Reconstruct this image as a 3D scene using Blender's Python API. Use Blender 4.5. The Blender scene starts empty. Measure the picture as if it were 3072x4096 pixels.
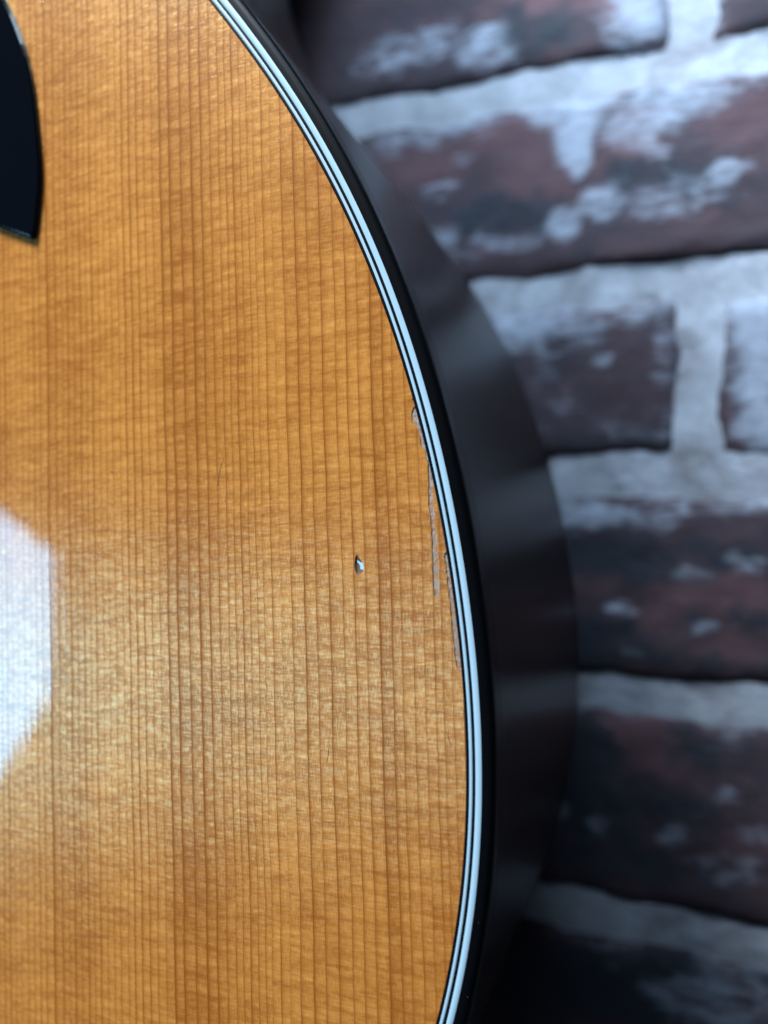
import bpy, bmesh, math, random
from mathutils import Vector, Matrix, noise
from mathutils.geometry import tessellate_polygon

random.seed(7)
scene = bpy.context.scene
COL = scene.collection
MM = 0.001

# ------------------------------------------------------------------ camera
# frame used below, in mm: X right, Y up, W out of the guitar's top towards the camera; world = (X, -W, Y) / 1000
R = ((0.933228288, 0.027301607, -0.358245146),
     (0.019190864, -0.999473100, -0.026176948),
     (-0.358771059, 0.017554034, -0.933260512))
cam = bpy.data.cameras.new("camera")
cam_ob = bpy.data.objects.new("camera", cam)
COL.objects.link(cam_ob)
def axis(v, s=1.0):                       # frame vector -> world vector
    return Vector((v[0], -v[2], v[1])) * s
right, up, back = axis(R[0]), axis(R[1], -1), axis(R[2], -1)
M = Matrix((right, up, back)).transposed().to_4x4()
M.translation = Vector((0, -0.123, 0))
cam_ob.matrix_world = M
cam.sensor_fit = 'VERTICAL'
cam.sensor_height = 24.0
cam.lens = 24.0 * 3074.0 / 4096.0
cam.clip_start = 0.005
cam.clip_end = 50
cam.dof.use_dof = True
cam.dof.focus_distance = 0.135
cam.dof.aperture_fstop = 4.7
cam.dof.aperture_blades = 0
scene.camera = cam_ob

# ------------------------------------------------------------------ world and lamps
world = bpy.data.worlds.new("World")
scene.world = world
world.use_nodes = True
bg = world.node_tree.nodes["Background"]
bg.inputs[0].default_value = (0.55, 0.72, 1.0, 1)
bg.inputs[1].default_value = 0.055

def area_lamp(name, loc, aim, size, power, color):
    l = bpy.data.lights.new(name, 'AREA')
    l.shape = 'SQUARE'
    l.size = size
    l.energy = power
    l.color = color
    o = bpy.data.objects.new(name, l)
    COL.objects.link(o)
    o.location = loc
    o.rotation_euler = (Vector(aim) - Vector(loc)).to_track_quat('-Z', 'Y').to_euler()
    return o, l

# large overhead lamp, up and to the left in front of the guitar
lamp_b, lb = area_lamp("overhead_lamp", (-0.80, -0.64, 1.66), (-0.08, 0.0, -0.03), 0.5, 108, (0.76, 0.88, 1.0))
# small cool lamp above the guitar, close to the wall and washing down it
lamp_c, lc = area_lamp("wall_washer_lamp", (-0.02, -0.07, 0.41), (-0.03, 0.154, 0.19), 0.18, 0.52, (0.58, 0.79, 1.0))
lc.spread = math.radians(60)
# octagonal softbox far out to the left: its front is what mirrors in the lacquer
lamp_a, la = area_lamp("softbox_lamp", (-1.148, -0.80, -0.172), (-1.148, 0.0, -0.172), 0.507, 11.2, (0.22, 0.60, 1.0))
la.use_nodes = True
nt = la.node_tree
em = nt.nodes["Emission"]
geo = nt.nodes.new("ShaderNodeNewGeometry")
sep = nt.nodes.new("ShaderNodeSeparateXYZ")
nt.links.new(geo.outputs["Parametric"], sep.inputs[0])
def lmath(op, a, b=None):
    n = nt.nodes.new("ShaderNodeMath"); n.operation = op
    for i, v in enumerate((a, b)):
        if v is None: continue
        if isinstance(v, (int, float)): n.inputs[i].default_value = v
        else: nt.links.new(v, n.inputs[i])
    return n.outputs[0]
px = lmath('ABSOLUTE', lmath('MULTIPLY', lmath('SUBTRACT', sep.outputs[0], 0.5), 0.507))
py = lmath('MULTIPLY', lmath('SUBTRACT', sep.outputs[1], 0.5), 0.507)
# clipped corners of the softbox front
d1 = lmath('SUBTRACT', 0.257, lmath('ADD', py, lmath('MULTIPLY', px, 0.55)))
d2 = lmath('ADD', 0.473, lmath('SUBTRACT', py, lmath('MULTIPLY', px, 1.46)))
d3 = lmath('MULTIPLY', lmath('SUBTRACT', 0.2535, px), 1.1)
dm = lmath('MINIMUM', lmath('MINIMUM', d1, lmath('MULTIPLY', d2, 0.6)), d3)
ramp = nt.nodes.new("ShaderNodeMapRange"); ramp.interpolation_type = 'SMOOTHSTEP'      # the diffuser dims towards its rim
nt.links.new(dm, ramp.inputs[0]); ramp.inputs[1].default_value = 0.0; ramp.inputs[2].default_value = 0.016
mask = ramp.outputs[0]
nt.links.new(mask, em.inputs["Strength"])

scene.view_settings.view_transform = 'Standard'
scene.view_settings.look = 'None'
scene.view_settings.exposure = 0.0
scene.view_settings.gamma = 1.0

# ------------------------------------------------------------------ node helper
class NT:
    def __init__(self, name):
        self.m = bpy.data.materials.new(name)
        self.m.use_nodes = True
        self.t = self.m.node_tree
        self.b = self.t.nodes["Principled BSDF"]
    def put(self, sock, v):
        if isinstance(v, (int, float)): sock.default_value = v
        elif isinstance(v, (tuple, list)): sock.default_value = v if len(v) != 3 or sock.type != 'RGBA' else (*v, 1)
        else: self.t.links.new(v, sock)
    def math(self, op, a, b=None, c=None, clamp=False):
        n = self.t.nodes.new("ShaderNodeMath"); n.operation = op; n.use_clamp = clamp
        for i, v in enumerate((a, b, c)):
            if v is not None: self.put(n.inputs[i], v)
        return n.outputs[0]
    def add(self, a, b): return self.math('ADD', a, b)
    def sub(self, a, b): return self.math('SUBTRACT', a, b)
    def mul(self, a, b): return self.math('MULTIPLY', a, b)
    def vec(self, x, y, z):
        n = self.t.nodes.new("ShaderNodeCombineXYZ")
        for i, v in enumerate((x, y, z)): self.put(n.inputs[i], v)
        return n.outputs[0]
    def noise(self, v, scale=1.0, detail=2.0, rough=0.5, dist=0.0):
        n = self.t.nodes.new("ShaderNodeTexNoise"); n.noise_dimensions = '3D'
        self.put(n.inputs["Vector"], v); self.put(n.inputs["Scale"], scale); self.put(n.inputs["Detail"], detail)
        self.put(n.inputs["Roughness"], rough); self.put(n.inputs["Distortion"], dist)
        return n.outputs[0]
    def hash1(self, w):
        n = self.t.nodes.new("ShaderNodeTexWhiteNoise"); n.noise_dimensions = '1D'
        self.put(n.inputs["W"], w)
        return n.outputs[0]
    def rng(self, v, a, b, c, d, smooth=False):
        n = self.t.nodes.new("ShaderNodeMapRange")
        n.interpolation_type = 'SMOOTHSTEP' if smooth else 'LINEAR'
        self.put(n.inputs[0], v)
        for i, q in enumerate((a, b, c, d)): self.put(n.inputs[i + 1], q)
        return n.outputs[0]
    def mix(self, f, a, b, mode='MIX'):
        n = self.t.nodes.new("ShaderNodeMix"); n.data_type = 'RGBA'; n.blend_type = mode
        self.put(n.inputs[0], f); self.put(n.inputs[6], a); self.put(n.inputs[7], b)
        return n.outputs[2]
    def attr(self, name):
        n = self.t.nodes.new("ShaderNodeAttribute"); n.attribute_name = name
        return n.outputs["Fac"]
    def curve(self, x, pts):              # piecewise linear float curve over 0..1
        n = self.t.nodes.new("ShaderNodeFloatCurve")
        self.put(n.inputs["Value"], x)
        c = n.mapping.curves[0]
        pts = sorted(pts)
        while len(c.points) < len(pts): c.points.new(0.5, 0.5)
        for p, (a, b) in zip(c.points, pts):
            p.location = (a, b); p.handle_type = 'VECTOR'
        n.mapping.update()
        return n.outputs[0]
    def bump(self, h, dist=1.0, strength=1.0, normal=None):
        n = self.t.nodes.new("ShaderNodeBump")
        self.put(n.inputs["Strength"], strength); self.put(n.inputs["Distance"], dist); self.put(n.inputs["Height"], h)
        if normal is not None: self.t.links.new(normal, n.inputs["Normal"])
        return n.outputs[0]
    def obj_xyz(self, scale=1000.0):
        n = self.t.nodes.new("ShaderNodeTexCoord")
        s = self.t.nodes.new("ShaderNodeVectorMath"); s.operation = 'SCALE'
        self.t.links.new(n.outputs["Object"], s.inputs[0]); s.inputs["Scale"].default_value = scale
        q = self.t.nodes.new("ShaderNodeSeparateXYZ"); self.t.links.new(s.outputs[0], q.inputs[0])
        return s.outputs[0], q.outputs[0], q.outputs[1], q.outputs[2]
    def set(self, **k):
        for key, v in k.items():
            self.put(self.b.inputs[key.replace('_', ' ')], v)

# ------------------------------------------------------------------ materials
TH = math.radians(3.5)                     # the guitar leans 3.5 degrees to the left of upright

RINGS = [-134.3, -132.71, -131.23, -129.7, -127.97, -126.25, -124.68, -123.06, -120.98, -118.72, -117.07, -115.63, -113.95, -112.27,
         -110.67, -109.27, -107.45, -105.94, -104.39, -102.54, -101.02, -99.26, -97.45, -95.61, -93.77, -91.9, -89.75,
         -87.12, -84.74, -82.5, -80.4, -78.48, -76.96, -75.45, -73.84, -72.35, -71.04, -69.31, -67.44, -65.39, -62.86,
         -60.5, -57.98, -55.35, -53.23, -51.09, -48.65, -46.46, -44.72, -42.63, -40.7, -38.92, -37.59, -35.89, -34.11, -32.4, -30.9]
STRONG = {-120.98: 1.0, -112.27: .75, -91.9: .8, -89.75: .85, -84.74: .9, -82.5: .95, -78.48: .6, -75.45: .9, -65.39: .75, -62.86: 1.0,
          -57.98: 1.0, -53.23: .85, -51.09: .7, -48.65: 1.35, -60.5: .7, -46.46: 1.1, -118.72: .5, -87.12: .7, -80.4: .6, -76.96: .6}
TONE = [(-136, .48), (-131, .45), (-124, .40), (-121.5, .55), (-118, .62), (-113, .60), (-110, .42), (-106, .33), (-100, .30), (-95, .36),
        (-92, .62), (-88, .78), (-84, .72), (-80, .60), (-76.5, .46), (-75.4, .58), (-70, .36), (-66, .40), (-62.8, .55), (-60, .44), (-58, .55), (-55, .40),
        (-52, .42), (-49.5, .48), (-48.6, .85), (-46.6, .80), (-45, .58), (-41, .58), (-37, .66), (-28, .62)]

def mat_spruce():
    n = NT("aged_spruce_under_gloss_lacquer")
    v, lx, ly, lz = n.obj_xyz()
    gy = lz
    wob = n.mul(n.sub(n.noise(n.vec(n.mul(lx, .02), 0.0, n.mul(gy, .03)), detail=1), .5), .9)
    wob = n.add(wob, n.mul(n.sub(n.noise(n.vec(n.mul(lx, .5), 3.0, n.mul(gy, .16)), detail=2), .5), .34))
    gx = n.add(n.sub(n.math('ABSOLUTE', lx), 229.0), wob)
    N = len(RINGS) - 1
    mid = -84.74
    im = RINGS.index(mid)
    lo = [((x - RINGS[0]) / (mid - RINGS[0]), i / N) for i, x in enumerate(RINGS[:im + 1])]
    hi = [((x - mid) / (RINGS[-1] - mid), i / N) for i, x in list(enumerate(RINGS))[im:]]
    a = n.curve(n.rng(gx, RINGS[0], mid, 0, 1), lo)
    b = n.curve(n.rng(gx, mid, RINGS[-1], 0, 1), hi)
    sel = n.math('GREATER_THAN', gx, mid)
    u = n.mul(n.add(n.mul(a, n.sub(1.0, sel)), n.mul(b, sel)), float(N))
    far = n.math('LESS_THAN', gx, RINGS[0])
    extra = n.mul(n.sub(gx, RINGS[0]), .72)
    u = n.add(n.mul(u, n.sub(1.0, far)), n.mul(extra, far))
    t = n.math('FRACT', u)
    k = n.math('FLOOR', u)
    rnd = n.hash1(n.add(k, 11.3))
    st = [((i + .5) / N, min(1.0, .85 * STRONG.get(x, random.choice((.38, .5, .6, .75)) + random.uniform(-.06, .06)))) for i, x in enumerate(RINGS[:-1])]
    strength = n.curve(n.math('DIVIDE', n.add(k, .5), float(N)), [(0, .4)] + st + [(1, .4)])
    # each growth line wanders between darker and fainter along its length
    along = n.noise(n.vec(n.mul(k, 7.7), 0.0, n.mul(gy, .09)), detail=3)
    strength = n.mul(n.mul(strength, n.rng(gx, -95.0, -60.0, 1.45, 1.0)), n.rng(along, .25, .75, .70, 1.30))
    line = n.add(n.mul(n.math('EXPONENT', n.mul(t, n.rng(n.hash1(n.add(k, 5.1)), 0, 1, -12.0, -6.0))), .85), n.mul(n.math('EXPONENT', n.mul(t, -2.6)), .45))
    pre = n.mul(n.math('EXPONENT', n.mul(n.sub(1.0, t), -16.0)), .40)
    line = n.mul(n.add(line, pre), strength)
    tone = n.curve(n.rng(gx, -136.0, -28.0, 0, 1), [((x + 136) / 108.0, y) for x, y in TONE])
    # cross-grain silk: patches a few mm long that step at every growth line
    skew = n.add(gy, n.mul(n.noise(n.vec(n.mul(gx, .05), 1.0, n.mul(gy, .03)), detail=1), 2.5))
    silk = n.noise(n.vec(n.mul(gx, .085), n.mul(rnd, .16), n.mul(skew, .55)), detail=4, rough=.6)
    silk2 = n.noise(n.vec(n.mul(gx, .26), n.add(n.mul(rnd, .8), 4.0), n.mul(skew, 1.15)), detail=3, rough=.6)
    broad = n.noise(n.vec(n.mul(gx, .03), 9.0, n.mul(gy, .045)), detail=2)
    fibre = n.noise(n.vec(n.mul(gx, 3.4), 2.0, n.mul(gy, .65)), detail=3, rough=.6)
    ray = n.noise(n.vec(n.mul(gx, .5), n.add(5.0, rnd), n.mul(gy, 2.6)), detail=3, rough=.5)
    s = n.add(n.mul(n.sub(silk, .5), 1.45), n.mul(n.sub(silk2, .5), .95))  # the silk's reflective shimmer is partly painted into the wood colour
    s = n.add(s, n.mul(n.sub(fibre, .5), .70))
    s = n.add(s, n.mul(n.sub(ray, .5), .65))
    s = n.add(s, n.mul(n.sub(broad, .5), .7))
    val = n.add(n.sub(n.add(.5, s), n.mul(n.sub(tone, .45), .78)), 0.0)
    c = n.mix(n.rng(val, 0.0, 1.0, 0, 1), (.47, .134, .013), (.92, .356, .060))
    c = n.mix(n.math('MULTIPLY', line, 1.2, clamp=True), c, (.36, .098, .007))
    # small marks: a dark speck
    # reflecting flecks of the fibres
    fl = n.rng(n.add(n.mul(fibre, .55), n.mul(ray, .45)), .47, .62, 0, 1, True)
    fl2 = n.rng(silk2, .45, .68, 0, 1, True)
    gleam = n.mul(n.add(n.add(.22, n.mul(fl, .50)), n.mul(fl2, .24)), n.math("MAXIMUM", 0.0, n.sub(1.0, n.mul(line, 1.1))))
    hbase = n.add(n.mul(fibre, .6), n.add(n.mul(ray, .5), n.mul(silk2, .6)))
    bn = n.bump(hbase, dist=.00006)
    # lacquer telegraphs the growth rings: each ring is a shallow tilted trough
    saw = n.mul(n.mul(t, t), n.add(.5, rnd))
    und = n.noise(n.vec(n.mul(gx, .9), 0.0, n.mul(gy, .35)), detail=2)
    und2 = n.noise(n.vec(n.mul(gx, .05), 7.0, n.mul(gy, .05)), detail=1)
    h = n.add(n.mul(saw, .9), n.add(n.mul(und, .5), n.mul(und2, 4.0)))
    cn = n.bump(h, dist=.0000052)
    n.set(Base_Color=c, Roughness=.5, Coat_Weight=1.0, Coat_Roughness=.012, Coat_IOR=1.5, IOR=1.45)
    n.put(n.b.inputs["Specular IOR Level"], .1)
    n.put(n.b.inputs["Coat Normal"], cn)
    # silky lustre of the wood fibres, stretched across the grain
    g = n.t.nodes.new("ShaderNodeBsdfAnisotropic")
    g.distribution = 'GGX'
    n.put(g.inputs["Color"], n.mix(gleam, (0.0, 0.0, 0.0), (1.0, .80, .42)))
    n.put(g.inputs["Roughness"], .40); n.put(g.inputs["Anisotropy"], .62)
    tilt = n.t.nodes.new("ShaderNodeVectorMath"); tilt.operation = 'ADD'          # fibres run slightly out of the surface
    n.t.links.new(bn, tilt.inputs[0]); tilt.inputs[1].default_value = (0.0, 0.0, .070)
    nrm = n.t.nodes.new("ShaderNodeVectorMath"); nrm.operation = 'NORMALIZE'
    n.t.links.new(tilt.outputs[0], nrm.inputs[0]); n.t.links.new(nrm.outputs[0], g.inputs["Normal"])
    n.put(g.inputs["Tangent"], n.vec(-math.sin(TH), 0.0, math.cos(TH)))
    ad = n.t.nodes.new("ShaderNodeAddShader")
    n.t.links.new(n.b.outputs[0], ad.inputs[0]); n.t.links.new(g.outputs[0], ad.inputs[1])
    n.t.links.new(ad.outputs[0], n.t.nodes["Material Output"].inputs["Surface"])
    return n.m

def simple(name, base, rough, coat=0.0, coat_rough=.05, spec=.5, var=None):
    n = NT(name)
    if var:
        v, x, y, z = n.obj_xyz()
        f = n.noise(v, scale=var[0], detail=3)
        n.set(Base_Color=n.mix(f, base, var[1]))
    else:
        n.set(Base_Color=base)
    n.set(Roughness=rough, Coat_Weight=coat, Coat_Roughness=coat_rough)
    n.put(n.b.inputs["Specular IOR Level"], spec)
    return n.m

def mat_side():
    n = NT("dark_polished_side_wood")
    v, x, y, z = n.obj_xyz()
    g = n.noise(n.vec(n.mul(x, .04), n.mul(y, .5), n.mul(z, .04)), detail=4, dist=.4)
    n.set(Base_Color=n.mix(g, (.008, .005, .005), (.026, .012, .010)), Roughness=.28, Coat_Weight=0.0)
    n.put(n.b.inputs["Specular IOR Level"], .09)
    return n.m

def mat_brick():
    n = NT("old_purple_red_brick")
    v, x, y, z = n.obj_xyz()
    oi = n.t.nodes.new("ShaderNodeObjectInfo")
    off = n.t.nodes.new("ShaderNodeVectorMath"); off.operation = 'ADD'
    n.t.links.new(v, off.inputs[0]); n.t.links.new(n.mul(oi.outputs["Random"], 900.0), off.inputs[1])
    q = off.outputs[0]
    a = n.noise(q, scale=.045, detail=3, rough=.55, dist=.8)
    b = n.noise(q, scale=.13, detail=3, rough=.5)
    c = n.mix(n.rng(a, .35, .65, 0, 1), (.031, .0225, .032), (.054, .029, .037))
    red = n.rng(n.attr("red"), 0, 1, 0, 1)
    c = n.mix(red, c, (.115, .054, .062))
    ch = n.add(n.attr("char_shade"), n.mul(n.sub(b, .5), 1.5))
    c = n.mix(n.rng(ch, .15, 1.0, 0, 1, True), c, (.014, .018, .028))
    st = n.t.nodes.new("ShaderNodeVectorMath"); st.operation = 'MULTIPLY'
    n.t.links.new(q, st.inputs[0]); st.inputs[1].default_value = (.5, 1.0, 1.7)
    speck = n.noise(st.outputs[0], scale=.20, detail=4, rough=.6, dist=1.0)
    ws = n.add(n.attr("wash"), n.mul(n.sub(speck, .5), 2.0))
    ws = n.add(ws, n.mul(n.sub(a, .5), .7))
    w = n.rng(ws, .25, 1.45, 0, .85, True)
    lime = n.mix(n.noise(q, scale=.5, detail=2), (.24, .265, .325), (.39, .445, .55))
    c = n.mix(w, c, lime)
    h = n.add(n.mul(b, .6), n.mul(speck, .5))
    n.set(Base_Color=c, Roughness=.88)
    n.put(n.b.inputs["Normal"], n.bump(h, dist=.0010))
    return n.m

def mat_mortar():
    n = NT("pale_lime_mortar")
    v, x, y, z = n.obj_xyz()
    a = n.noise(v, scale=.05, detail=4, rough=.6)
    b = n.noise(v, scale=.35, detail=4, rough=.65)
    c = n.mix(n.rng(a, .3, .7, 0, 1), (.23, .24, .265), (.43, .46, .53))
    c = n.mix(n.rng(b, .38, .66, 0, 1), n.mix(.35, c, (.25, .26, .30)), c)
    e = n.noise(v, scale=.028, detail=4, rough=.6, dist=.7)
    c = n.mix(n.rng(e, .50, .66, 0, .75, True), c, (.17, .16, .175))
    dk = n.rng(n.add(n.attr("char_shade"), n.mul(n.sub(b, .5), .9)), .3, .9, 0, 1, True)
    c = n.mix(dk, c, (.10, .085, .085))
    n.set(Base_Color=c, Roughness=.95)
    n.put(n.b.inputs["Normal"], n.bump(b, dist=.0009))
    return n.m

def mat_chip():
    n = NT("bare_grey_splintered_wood")
    v, x, y, z = n.obj_xyz()
    f = n.noise(n.vec(n.mul(x, 7.0), 0.0, n.mul(z, 1.1)), detail=4, rough=.65)
    g = n.noise(n.vec(n.mul(x, 1.2), 3.0, n.mul(z, .8)), detail=2)
    c = n.mix(n.rng(f, .35, .65, 0, 1), (.26, .16, .115), (.66, .54, .48))
    c = n.mix(n.rng(g, .42, .60, 0, .85), c, (.55, .25, .09))
    n.set(Base_Color=c, Roughness=.6)
    n.put(n.b.inputs["Normal"], n.bump(f, dist=.00012))
    return n.m

M_SPRUCE = mat_spruce()
M_BLACK = simple("polished_black_plastic", (.0026, .0030, .0042), .34, 0, spec=.12)
M_PURF_BLACK = simple("black_fibre_line", (.0035, .004, .006), .25, .4)
M_WHITE = simple("cool_white_plastic_line", (.54, .74, .84), .4, .2, .1, var=(.12, (.50, .71, .82)))
M_GUARD = simple("black_celluloid_sheet", (.0022, .0035, .006), .09, 0, spec=.35)
M_SIDE = mat_side()
M_BRICK = mat_brick()
M_MORTAR = mat_mortar()
M_CHIP = mat_chip()
M_DENT = simple("clear_lacquer_over_bruised_wood", (.21, .12, .075), .05, 1.0, .01)
M_EDGE = simple("broken_lacquer_edge", (.55, .27, .07), .15, 1.0, .03)
M_SCRATCH = simple("dull_scratch", (.10, .06, .035), .5)
M_DUST = simple("pale_dust", (.16, .18, .20), .9)

# ------------------------------------------------------------------ object helpers
def link(name, me, mat, parent=None):
    o = bpy.data.objects.new(name, me)
    COL.objects.link(o)
    if mat: me.materials.append(mat)
    if parent: o.parent = parent
    return o
def mesh(name, verts, faces, mat, parent=None, smooth=False):
    me = bpy.data.meshes.new(name)
    me.from_pydata([tuple(v) for v in verts], [], faces)
    me.validate()
    bm = bmesh.new(); bm.from_mesh(me)
    bmesh.ops.recalc_face_normals(bm, faces=bm.faces)
    bm.to_mesh(me); bm.free()
    if smooth:
        for p in me.polygons: p.use_smooth = True
    return link(name, me, mat, parent)
def face_front(o):
    """open sheets: make the normals look out of the guitar's top (local -Y)"""
    me = o.data
    bm = bmesh.new(); bm.from_mesh(me); bm.normal_update()
    tot = sum(f.normal.y * f.calc_area() for f in bm.faces)
    for f in bm.faces:
        if abs(f.normal.y) > .9 and f.normal.y > 0 or (abs(f.normal.y) <= .9 and tot > 0): f.normal_flip()
    bm.to_mesh(me); bm.free()
    return o

def L(gx, gy, w):                         # guitar frame in mm -> local metres, origin at the tail on the centre line
    return Vector(((gx + 229.0) * MM, -w * MM, (gy + 215.5) * MM))

# ------------------------------------------------------------------ guitar
guitar = bpy.data.objects.new("guitar", None)
COL.objects.link(guitar)
g0 = (-229.0, -215.5)
guitar.location = ((g0[0] * math.cos(TH) - g0[1] * math.sin(TH)) * MM, 0.0, (g0[0] * math.sin(TH) + g0[1] * math.cos(TH)) * MM)
guitar.rotation_euler = (0, -TH, 0)
guitar['label'] = "honey coloured spruce top acoustic guitar with black and white edging"
guitar['category'] = "guitar"

HALF = [(-229, -215.5), (-200, -215), (-172, -213), (-142, -207.5), (-117, -198), (-98, -186), (-83, -171.5), (-71.5, -156),
        (-64.59, -142.0), (-59.28, -130.0), (-53.56, -118.0), (-47.97, -106.0), (-42.94, -94.0), (-38.72, -82.0), (-35.46, -70.0),
        (-33.18, -58.0), (-31.85, -46.0), (-31.36, -34.0), (-31.61, -22.0), (-32.54, -10.0), (-34.07, 2.0), (-36.19, 14.0),
        (-38.94, 26.0), (-42.36, 38.0), (-46.54, 50.0), (-51.55, 62.0), (-57.45, 74.0), (-64.26, 86.0), (-71.93, 98.0),
        (-80.29, 110.0), (-89.04, 122.0), (-97.68, 134.0), (-105.47, 146.0), (-112, 159), (-118, 174), (-121.5, 191), (-121, 209),
        (-116, 230), (-109, 252), (-103, 275), (-100, 300), (-102, 325), (-110, 348), (-127, 368), (-155, 382), (-190, 388), (-229, 390)]
FULL = HALF + [(-458 - x, y) for x, y in reversed(HALF[1:-1])]
def spline(pts, sub=10):
    out = []; n = len(pts)
    for i in range(n):
        p0, p1, p2, p3 = (Vector(pts[(i + j - 1) % n]) for j in range(4))
        d = (p2 - p1).length
        m1 = (p2 - p0) * (d / max(1e-6, (p2 - p1).length + (p1 - p0).length))
        m2 = (p3 - p1) * (d / max(1e-6, (p3 - p2).length + (p2 - p1).length))
        for s in range(sub):
            t = s / sub; t2 = t * t; t3 = t2 * t
            out.append(p1 * (2 * t3 - 3 * t2 + 1) + m1 * (t3 - 2 * t2 + t) + p2 * (-2 * t3 + 3 * t2) + m2 * (t3 - t2))
    return out
OUT = spline(FULL)
NRM = []
for i in range(len(OUT)):
    d = OUT[(i + 1) % len(OUT)] - OUT[i - 1]
    NRM.append(Vector((d.y, -d.x)).normalized())
def offset(d): return [p + q * d for p, q in zip(OUT, NRM)]

def sweep(name, profile, mat, parent, closed=True, smooth=True):
    """loft a cross-section [(outward offset mm, w mm), ...] all round the body outline"""
    n = len(OUT); k = len(profile)
    V = []
    for d, w in profile:
        V += [L(p.x, p.y, w) for p in offset(d)]
    F = []
    for j in range(k if closed else k - 1):
        a = j * n; b = ((j + 1) % k) * n
        for i in range(n):
            F.append((a + i, a + (i + 1) % n, b + (i + 1) % n, b + i))
    o = mesh(name, V, F, mat, parent, smooth)
    return o
def sharp(o, deg=35):
    me = o.data
    bm = bmesh.new(); bm.from_mesh(me)
    for e in bm.edges:
        if len(e.link_faces) == 2 and e.calc_face_angle(0) > math.radians(deg): e.smooth = False
    bm.to_mesh(me); bm.free()

# holes in the top: two long lacquer chips beside the edging, a drop-shaped dent
CHIP_A = [(-41.27, 23.99), (-40.72, 23.30), (-40.85, 22.9), (-41.36, 22.3), (-41.55, 21.6), (-41.42, 20.1), (-40.85, 19.7), (-40.42, 18.6),
          (-40.12, 17.3), (-39.9, 15.8), (-39.42, 15.3), (-39.25, 14.3), (-38.98, 13.3), (-38.86, 12.6), (-38.98, 11.2), (-38.84, 9.9), (-38.92, 8.9), (-39.02, 7.8), (-38.95, 6.8), (-39.03, 6.0), (-38.92, 5.1),
          (-38.72, 4.4), (-38.8, 3.5), (-38.62, 2.2), (-38.7, 1.2), (-38.58, .1), (-38.68, -1.4), (-38.58, -2.8), (-38.70, -4.4), (-38.60, -6.0), (-38.68, -7.4), (-38.52, -8.9), (-38.3, -9.5),
          (-38.02, -9.55), (-37.74, -8.7), (-37.66, -7.3), (-37.74, -5.7), (-37.60, -4.2), (-37.68, -2.8), (-37.76, -1.2), (-37.70, .5), (-37.88, 1.4), (-37.92, 2.3),
          (-38.06, 3.2), (-38.02, 4.3), (-38.16, 5.4), (-38.12, 6.5), (-38.3, 7.7), (-38.28, 8.9), (-37.6, 10.2), (-37.5, 11.0),
          (-38.0, 13.2), (-38.65, 16.0), (-39.3, 18.8), (-40.0, 21.6), (-40.55, 23.8), (-40.95, 24.6)]
CHIP_B = [(-36.42, -2.2), (-36.55, -3.2), (-36.42, -4.4), (-36.36, -5.3), (-36.12, -5.9), (-36.2, -6.9), (-35.95, -8.2), (-36.0, -9.3), (-35.80, -10.4),
          (-35.85, -11.9), (-35.62, -13.0), (-35.7, -14.2), (-35.5, -15.4), (-35.55, -16.6), (-35.34, -17.7), (-35.42, -18.6), (-35.2, -19.3), (-35.25, -20.2), (-35.0, -21.0), (-34.62, -21.35),
          (-34.1, -21.2), (-33.92, -19.6), (-34.02, -17), (-34.2, -14), (-34.42, -11), (-34.75, -8), (-35.1, -5), (-35.5, -2.4), (-35.8, -1.7)]
DENT = [(-52.55, -2.25), (-52.28, -2.05), (-52.0, -2.5), (-51.6, -3.0), (-51.25, -3.55), (-51.12, -4.1), (-51.2, -4.7), (-51.5, -5.15), (-51.95, -5.5),
        (-52.4, -5.5), (-52.66, -5.0), (-52.82, -4.3), (-52.82, -3.5), (-52.7, -2.8)]
def cr(pts, sub=3): return [(p.x, p.y) for p in spline(pts, sub)]
def ragged(pts): return [(x + random.uniform(-.07, .07), y + random.uniform(-.10, .10)) for x, y in pts]
CHIP_A, CHIP_B, DENT = ragged(cr(CHIP_A, 2)), ragged(cr(CHIP_B, 2)), cr(DENT, 4)

def top_plate():
    loops = [[(p.x, p.y) for p in offset(-1.3)], CHIP_A, CHIP_B, DENT]
    V = [L(x, y, 0) for lp in loops for x, y in lp]
    F = tessellate_polygon([[Vector((x, y, 0)) for x, y in lp] for lp in loops])
    me = bpy.data.meshes.new("top_plate")
    me.from_pydata(V, [], [tuple(f) for f in F])
    o = link("top_plate", me, M_SPRUCE, guitar)
    face_front(o)
    o['label'] = "honey orange spruce top with fine upright grain under gloss lacquer"
    return o
top = top_plate()

def area2(p): return sum(p[i - 1][0] * p[i][1] - p[i][0] * p[i - 1][1] for i in range(len(p)))
def chip(loop, label, depth=.08):
    n = len(loop)
    F = tessellate_polygon([[Vector((x, y, 0)) for x, y in loop]])
    V = [L(x, y, -depth + random.uniform(-.03, .03)) for x, y in loop]
    o = mesh("lacquer_chip", V, [tuple(f) for f in F], M_CHIP, top)
    face_front(o); o['label'] = label
    # broken wall of lacquer round the recess, with a slightly lifted lip
    s = 1 if area2(loop) > 0 else -1
    lip = []
    for i in range(n):
        d = Vector(loop[(i + 1) % n]) - Vector(loop[i - 1])
        q = Vector((d.y, -d.x)).normalized() * s
        lip.append(Vector(loop[i]) + q * random.uniform(.05, .13))
    V = [L(x, y, -depth) for x, y in loop] + [L(x, y, .03) for x, y in loop] + [L(p.x, p.y, .004) for p in lip]
    F = []
    for a in (0, n):
        for i in range(n): F.append((a + i, a + (i + 1) % n, a + n + (i + 1) % n, a + n + i))
    mesh("lacquer_lip", V, F, M_EDGE, top, True)
chip(CHIP_A, "long ragged strip of missing lacquer running away from the edging, bare grey wood showing")
chip(CHIP_B, "narrow strip of missing lacquer right against the black edging line")

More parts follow.
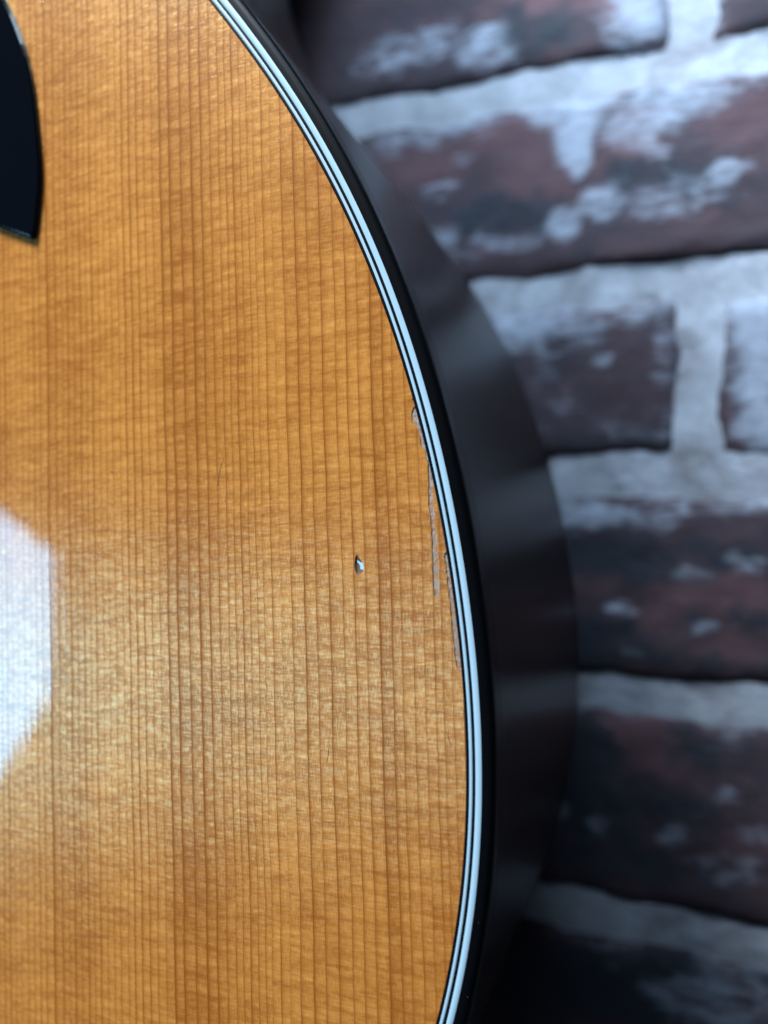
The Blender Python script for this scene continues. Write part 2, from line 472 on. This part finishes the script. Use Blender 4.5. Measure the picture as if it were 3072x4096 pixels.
def dent():
    c = Vector((-52.42, -4.0)); n = len(DENT); K = 7
    V = [L(x, y, .0) for x, y in DENT]; F = []
    for k in range(1, K):
        r = 1 - k / (K - .8)
        for x, y in DENT:
            m = Vector((c.x - .03 * (y - c.y), c.y + .62 * (y - c.y)))
            p = m + (Vector((x, y)) - m) * r
            V.append(L(p.x, p.y, -.27 * (1 - r ** 1.25)))
        a = (k - 1) * n; b = k * n
        for i in range(n): F.append((a + i, a + (i + 1) % n, b + (i + 1) % n, b + i))
    b = (K - 1) * n
    F.append(tuple(b + i for i in range(n)))
    o = mesh("dent", V, F, M_DENT, top, True)
    face_front(o); o['label'] = "small drop shaped dent with a bright glint"
dent()

def scratch(name, pts, w0, label):
    V = []; F = []
    P = [Vector(p) for p in pts]
    for i, p in enumerate(P):
        d = (P[min(i + 1, len(P) - 1)] - P[max(i - 1, 0)]).normalized()
        q = Vector((-d.y, d.x)); r = w0 * (.25 + math.sin(math.pi * (i + .3) / (len(P) - .4)))
        a, b = p + q * r, p - q * r
        V += [L(a.x, a.y, .006), L(p.x, p.y, .035), L(b.x, b.y, .006)]
        if i:
            k = 3 * i
            F += [(k - 3, k - 2, k + 1, k), (k - 2, k - 1, k + 2, k + 1)]
    o = mesh(name, V, F, M_SCRATCH, top); face_front(o); o['label'] = label
scratch("scratch", [(-78.75, 16.6), (-79.1, 15.8), (-79.55, 14.9), (-79.7, 14.0), (-79.95, 13.1), (-79.98, 12.3), (-80.1, 11.5)], .055, "fine curved hairline scratch in the lacquer")
scratch("scratch", [(-58.5, -35.0), (-58.75, -36.0), (-58.9, -37.2), (-59.2, -38.3)], .06, "short dark scratch low on the top")
scratch("scratch", [(-104.95, 15.75), (-104.7, 15.62), (-104.42, 15.5)], .13, "tiny dark speck in the lacquer")
scratch("scratch", [(-36.7, -31.2), (-36.95, -32.2), (-36.6, -33.4), (-36.2, -33.9)], .05, "faint curved edge of a pin knot")

# edging: four fine lines then the black outer binding
def strip(name, d0, d1, mat, label, w=.05):
    o = sweep(name, [(d0 + .05, -.35), (d0 + .012, w - .01), (d0 + .03, w), (d1 - .03, w), (d1 - .012, w - .01), (d1 - .05, -.35)], mat, guitar)
    sharp(o); o['label'] = label
strip("purfling_line", -2.66, -2.085, M_PURF_BLACK, "innermost black line of the edging", .045)
strip("purfling_line", -2.085, -1.56, M_WHITE, "narrow white line of the edging", .050)
strip("purfling_line", -1.56, -1.045, M_PURF_BLACK, "black line between the two white lines", .046)
strip("purfling_line", -1.045, 0.0, M_WHITE, "wide white line of the edging", .055)
prof = [(.012, -.4), (.012, .05), (.5, .062), (.95, .05)]
for a in range(1, 9):
    t = math.radians(a * 10.5)
    prof.append((.95 + 1.35 * math.sin(t), .05 - 1.35 * (1 - math.cos(t))))
prof += [(2.33, -2.5), (2.33, -6.2), (1.5, -6.2)]
o = sweep("binding", prof, M_BLACK, guitar); sharp(o, 50); o['label'] = "glossy black rounded binding round the front edge"
DEPTH = 112.0
o = sweep("side", [(1.6, -5.8), (2.25, -6.1), (2.25, -DEPTH + 6), (1.6, -DEPTH + 5.7)], M_SIDE, guitar, closed=False)
sharp(o, 50); o['label'] = "dark polished side of the body"
prof = [(1.5, -DEPTH + 6.1), (2.33, -DEPTH + 6.1), (2.33, -DEPTH + 2.0)]
for a in range(1, 7):
    t = math.radians(a * 15)
    prof.append((2.33 - 1.8 * (1 - math.cos(t)), -DEPTH + 2.0 - 1.8 * math.sin(t)))
prof += [(.0, -DEPTH + .2), (-1.0, -DEPTH + .4)]
o = sweep("binding", prof, M_BLACK, guitar); sharp(o, 50); o['label'] = "black binding round the back edge"
V = [L(p.x, p.y, -DEPTH + .35) for p in offset(-.2)]
F = tessellate_polygon([[Vector((p.x, p.y, 0)) for p in offset(-.2)]])
mesh("back_plate", V, [tuple(f) for f in F], M_SIDE, guitar)

# pickguard
PG = [(-130.71, 119.55), (-128.64, 115.47), (-127.21, 112.15), (-125.59, 108.15), (-124.67, 105.18), (-124.01, 102.6), (-123.43, 100.0), (-122.9, 96.98),
      (-122.42, 93.23), (-122.05, 89.98), (-121.72, 87.0), (-121.52, 84.2), (-121.32, 81.2), (-121.30, 78.4), (-121.5, 75.6), (-121.95, 72.2), (-122.5, 68.6), (-122.9, 66.6)]
TIP = [(-123.35, 65.85), (-124.15, 65.68)]
BOT = [(-125.93, 66.50), (-129.5, 68.1), (-133.45, 69.9), (-140, 73.0), (-150, 78.6), (-160, 85.5), (-168, 93.5), (-172, 103), (-171, 118), (-166, 136), (-162, 160), (-164, 182),
       (-158, 184), (-149, 168), (-143, 150), (-137.5, 135)]
def pickguard():
    loop = PG + TIP + BOT
    n = len(loop)
    s = 1 if area2(loop) > 0 else -1
    Nn = []
    for i in range(n):
        a = (Vector(loop[i]) - Vector(loop[i - 1])).normalized(); b = (Vector(loop[(i + 1) % n]) - Vector(loop[i])).normalized()
        d = (a + b).normalized(); k = 1 / max(.45, d.dot(b))
        Nn.append(Vector((d.y, -d.x)) * s * k)
    levels = [(0.0, 0.002), (-.06, .45), (-.13, .62), (-.52, .98), (-.66, 1.03)]
    V = []; F = []
    for d, w in levels:
        for p, q in zip(loop, Nn):
            v = Vector(p) + q * d
            V.append(L(v.x, v.y, w))
    for k in range(len(levels) - 1):
        a = k * n; b = a + n
        for i in range(n): F.append((a + i, a + (i + 1) % n, b + (i + 1) % n, b + i))
    a = (len(levels) - 1) * n
    cap = [Vector((*(Vector(p) + q * levels[-1][0]), 0)) for p, q in zip(loop, Nn)]
    F += [tuple(a + i for i in f) for f in tessellate_polygon([cap])]
    o = mesh("pickguard", V, F, M_GUARD, guitar)
    face_front(o); o['label'] = "glossy black pickguard with bevelled edge and pointed lower corner"
pickguard()

# ------------------------------------------------------------------ brick wall
wall = bpy.data.objects.new("brick_wall", None)
COL.objects.link(wall)
WY = 0.154
wall.location = (0, WY, -0.432)
wall['label'] = "old purple red brick wall with thick pale mortar and flaking whitewash behind the guitar"
wall['category'] = "wall"
def Wl(x, z, w): return Vector((x * MM, -w * MM, z * MM + .432))

JZ = [-431, -356, -281, -206, -131.5, -56, 19, 85, 160, 235, 310, 385]      # centres of the bed joints
BED = 11.0
def blob(x, z, bx, bz, rx, rz, ang=0):
    dx, dz = x - bx, z - bz
    if ang:
        c, s = math.cos(ang), math.sin(ang); dx, dz = dx * c + dz * s, -dx * s + dz * c
    q = (dx / rx) ** 2 + (dz / rz) ** 2
    return max(0.0, 1 - q) ** .7 if q < 1 else 0.0
WASH = [(-75, 181, 14, 8, 1), (-109, 182, 16, 9, .8), (-90, 184, 14, 9, .8), (-68, 176, 10, 8, .8), (-15, 184, 16, 20, 1.1), (4, 186, 10, 22, .9),
        (-40, 151, 17, 7, 1.3), (-37.5, 142, 8, 10, 1.5), (-36, 134, 5, 8, 1.5), (-35.5, 129, 3, 5, 1.4),
        (-84, 109, 7, 5, .9), (-41, 109, 6, 6, 1.2), (-27, 115, 8, 7, 1.1), (-6, 114, 18, 8, .75), (14, 121, 8, 3.5, 1.1), (-15, 142, 13, 9, 1.0), (-3, 146, 18, 8, 1.1), (-9, 131, 6, 5, .8),
        (-87, 127, 8, 5, .7), (-77, 138, 6, 5, .6), (-100, 149, 22, 7, .7), (-60, 105, 20, 4, .7), (-86, 101, 14, 4, .6),
        (-56, 73, 20, 9, 1.1), (-38, 74, 14, 8, .9), (-26, 59, 3.5, 3.5, .9), (-45, 61, 6, 3.5, .75), (-46, 53, 6, 4, .7), (-31, 68, 8, 4, .7), (-40, 44, 10, 5, .5), (-25, 36, 20, 5, .4), (-5, 62, 6, 18, .6), (-4, 40, 4, 12, .5),
        (21, 77, 9, 9, 1.7), (22, 66, 9, 8, 1.5), (23, 50, 8, 12, 1.5), (26, 36, 10, 9, 1.6), (16, 56, 6, 9, .7), (30, 58, 12, 26, .8),
        (-18, -27, 5, 3.2, .9), (-13, -41, 5, 3, .7), (8, -30, 5, 2.5, .7), (21, -9, 7, 3.5, .8), (4, -14, 7, 3, .5), (10, 8, 12, 5, .5), (-30, 5, 22, 4.5, 1.1), (-10, 4, 14, 4.5, .8), (0, 10, 14, 4, .7),
        (16, -85, 5, 4, .7), (-25, -101, 4, 4, .8), (-37, -99, 4, 4, .7), (0, -101, 5, 4, .7), (25, -96, 7, 4, .7), (15, -108, 15, 5, .6), (-20, -70, 4, 3, .5),
        (8, -152, 16, 9, 1.0), (20, -158, 12, 9, 1.0), (28, -147, 8, 6, .8)]
CHAR = [(-64, 188, 16, 8, .7), (-50, 180, 22, 8, .9), (-20, 176, 14, 5, .6), (-89, 120, 8, 9, .6), (-68, 115, 16, 9, 1), (-50, 114, 12, 7, .9), (-20, 124, 14, 6, .9), (0, 121, 14, 7, .9), (-13, 151, 9, 3.5, 1.0), (16, 112, 10, 5, .7),
        (-2, 150, 16, 6, .6), (-62, 60, 10, 10, .6), (-30, 32, 30, 6, .6), (-5, 34, 10, 5, .7), (-20, -9, 30, 9, .9), (10, -7, 20, 6, .8), (-24, -37, 16, 9, .9), (5, -28, 8, 5, .7), (22, -27, 9, 5, .8), (0, -42, 28, 5, .6),
        (-30, -74, 12, 12, 1), (5, -72, 12, 9, .8), (-30, -95, 26, 14, .9), (0, -92, 16, 10, .7), (20, -74, 9, 6, .5), (-25, -112, 40, 6, .8), (-46, -158, 30, 14, 1.2), (-22, -153, 26, 12, 1.2), (2, -146, 16, 6, 1.1), (28, -138, 7, 7, 1.0)]
RED = [(-58, 192, 16, 6, 1), (-30, 184, 14, 6, .8), (-95, 137, 22, 9, .6), (-63, 144, 18, 7, .7), (-51, 134, 14, 8, .7), (-18, 138, 10, 8, .7), (19, 137, 14, 9, .5), (-40, 125, 24, 6, .6), (0, -20, 10, 8, .6), (20, -20, 10, 8, .7), (-27, -17, 8, 5, .6),
       (-9, -30, 8, 4, .6), (-14, -66, 13, 6, .95), (-3, -77, 8, 4, .95), (-8, -71, 9, 5, .8), (-22, -62, 8, 4, .6), (16, -38, 10, 5, .5), (24, -100, 8, 8, .3)]
def field(tab, x, z):
    s = 0.0
    for bx, bz, rx, rz, a in tab:
        if abs(x - bx) < rx * 1.35 and abs(z - bz) < rz * 1.35:
            wx = x + 2.6 * noise.noise(Vector((x * .13, z * .13, 3.1))) ; wz = z + 2.6 * noise.noise(Vector((x * .13, z * .13, 8.7)))
            s = max(s, a * blob(wx, wz, bx, bz, rx * 1.25, rz * 1.25))
    return s

def seen(x, z, pad=0): return -175 - pad < x < 75 + pad and -185 - pad < z < 225 + pad

def brick(x0, x1, z0, z1, seed):
    near = seen(x1, (z0 + z1) / 2, 10) or seen(x0, (z0 + z1) / 2, 10) or (x0 < 0 < x1 and seen(0, (z0 + z1) / 2))
    step = 2.6 if near else 16.0
    nx = max(3, int((x1 - x0) / step)); nz = max(3, int((z1 - z0) / step))
    V = []; F = []; wash = []; char_shade = []; red = []
    tilt = random.uniform(-.4, .4); prd = random.uniform(-.8, .8)
    for j in range(nz + 1):
        for i in range(nx + 1):
            u, v = i / nx, j / nz
            x, z = x0 + (x1 - x0) * u, z0 + (z1 - z0) * v
            e = min(x - x0, x1 - x, z - z0, z1 - z)
            jx = 2.6 * noise.noise(Vector((x * .06, z * .06, seed))) + .8 * noise.noise(Vector((x * .2, z * .2, seed + 3))) * 1.5
            jz = 2.8 * noise.noise(Vector((x * .05, z * .06, seed + 7))) + .8 * noise.noise(Vector((x * .2, z * .2, seed + 9))) * 1.5
            fr = max(0.0, 1 - e / 8.0)
            w = 1.7 + prd * .5 + tilt * (v - .5) + .9 * noise.noise(Vector((x * .04, z * .04, seed + 1))) + .6 * noise.noise(Vector((x * .15, z * .15, seed + 2)))
            w -= 1.9 * fr ** 1.5 * (1 + .7 * noise.noise(Vector((x * .08, z * .08, seed + 5))))
            if e < 1e-6: w = -2.3
            V.append(Wl(x + jx * fr, z + jz * fr, w))
            topsm = max(0.0, 1 - (z1 - z) / 14.0) * .95 + max(0.0, 1 - (z - z0) / 5.0) * .40
            wash.append(max(field(WASH, x, z), topsm * (.6 + 1.2 * noise.noise(Vector((x * .05, z * .05, 2.2))))))
            char_shade.append(max(field(CHAR, x, z), .15 * max(0.0, 1 - (z - z0) / 11.0)))  # char patches, plus painted shade along the brick's down-turned lower edge
            red.append(field(RED, x, z))
    n = nx + 1
    for j in range(nz):
        for i in range(nx):
            F.append((j * n + i, j * n + i + 1, (j + 1) * n + i + 1, (j + 1) * n + i))
    me = bpy.data.meshes.new("brick")
    me.from_pydata(V, [], F)
    for nm, data in (("wash", wash), ("char_shade", char_shade), ("red", red)):
        at = me.attributes.new(nm, 'FLOAT', 'POINT'); at.data.foreach_set("value", data)
    for p in me.polygons: p.use_smooth = True
    o = link("brick", me, M_BRICK, wall)
    face_front(o)
k = 0
for r in range(len(JZ) - 1):
    z0, z1 = JZ[r] + BED / 2, JZ[r + 1] - BED / 2
    shift = 5.0 if (r % 2 == 0) else -109.0
    if r == 4: shift = 84.0
    if r == 7: shift = -160.0
    if r == 8: shift = 0.0
    xs = [shift + 228 * i for i in range(-3, 3)]
    for i in range(len(xs) - 1):
        k += 1
        brick(xs[i] + 6.0 + random.uniform(-1, 1), xs[i + 1] - 6.0 + random.uniform(-1, 1), z0 + random.uniform(-1, 1), z1 + random.uniform(-1, 1), k * 13.7)

def mortar():
    def axisvals(a, b, lo, hi, fine, coarse):
        out = []; x = a
        while x < b:
            out.append(x); x += fine if lo <= x < hi else coarse
        return out + [b]
    xs = axisvals(-720, 520, -180, 80, 3.0, 20); zs = axisvals(-432, 392, -190, 225, 3.0, 12)
    V = []; ch = []
    for z in zs:
        for x in xs:
            w = -.7 + .8 * noise.noise(Vector((x * .035, z * .07, 4.4))) + .6 * noise.noise(Vector((x * .14, z * .14, 6.1)))
            V.append(Wl(x, z, w))
            ch.append(max(blob(x, z, -24, 8.7, 5, 3), .9 * blob(x, z, -20, 15, 4, 2)))
    n = len(xs)
    F = [(j * n + i, j * n + i + 1, (j + 1) * n + i + 1, (j + 1) * n + i) for j in range(len(zs) - 1) for i in range(n - 1)]
    me = bpy.data.meshes.new("mortar")
    me.from_pydata(V, [], F)
    at = me.attributes.new("char_shade", 'FLOAT', 'POINT'); at.data.foreach_set("value", ch)
    for p in me.polygons: p.use_smooth = True
    o = link("mortar", me, M_MORTAR, wall); face_front(o)
mortar()

# ------------------------------------------------------------------ dust
def dust():
    V = []; F = []
    spots = [(-126.85, 103.6, 1.06), (-127.6, 98.0, 1.06), (-125.3, 88.2, 1.06), (-130.2, 92.5, 1.06)]
    for _ in range(22):
        i = random.randrange(80, 330)
        p = OUT[i] + NRM[i] * random.uniform(.15, 1.3)
        spots.append((p.x, p.y, .07))
    for x, y, w in spots:
        r = random.uniform(.02, .055); b = len(V); a = random.random() * 3
        for s in range(4):
            V.append(L(x + r * math.cos(a + s * 1.57) * random.uniform(.6, 1.5), y + r * math.sin(a + s * 1.57) * random.uniform(.6, 1.5), w - .01))
        V.append(L(x, y, w + .03))
        F += [(b + s, b + (s + 1) % 4, b + 4) for s in range(4)]
    o = mesh("dust", V, F, M_DUST)
    o.matrix_world = Matrix.LocRotScale(guitar.location, guitar.rotation_euler, None)
    o['label'] = "tiny pale dust specks on the black binding and pickguard"
    o['category'] = "dust"; o['kind'] = "stuff"
dust()
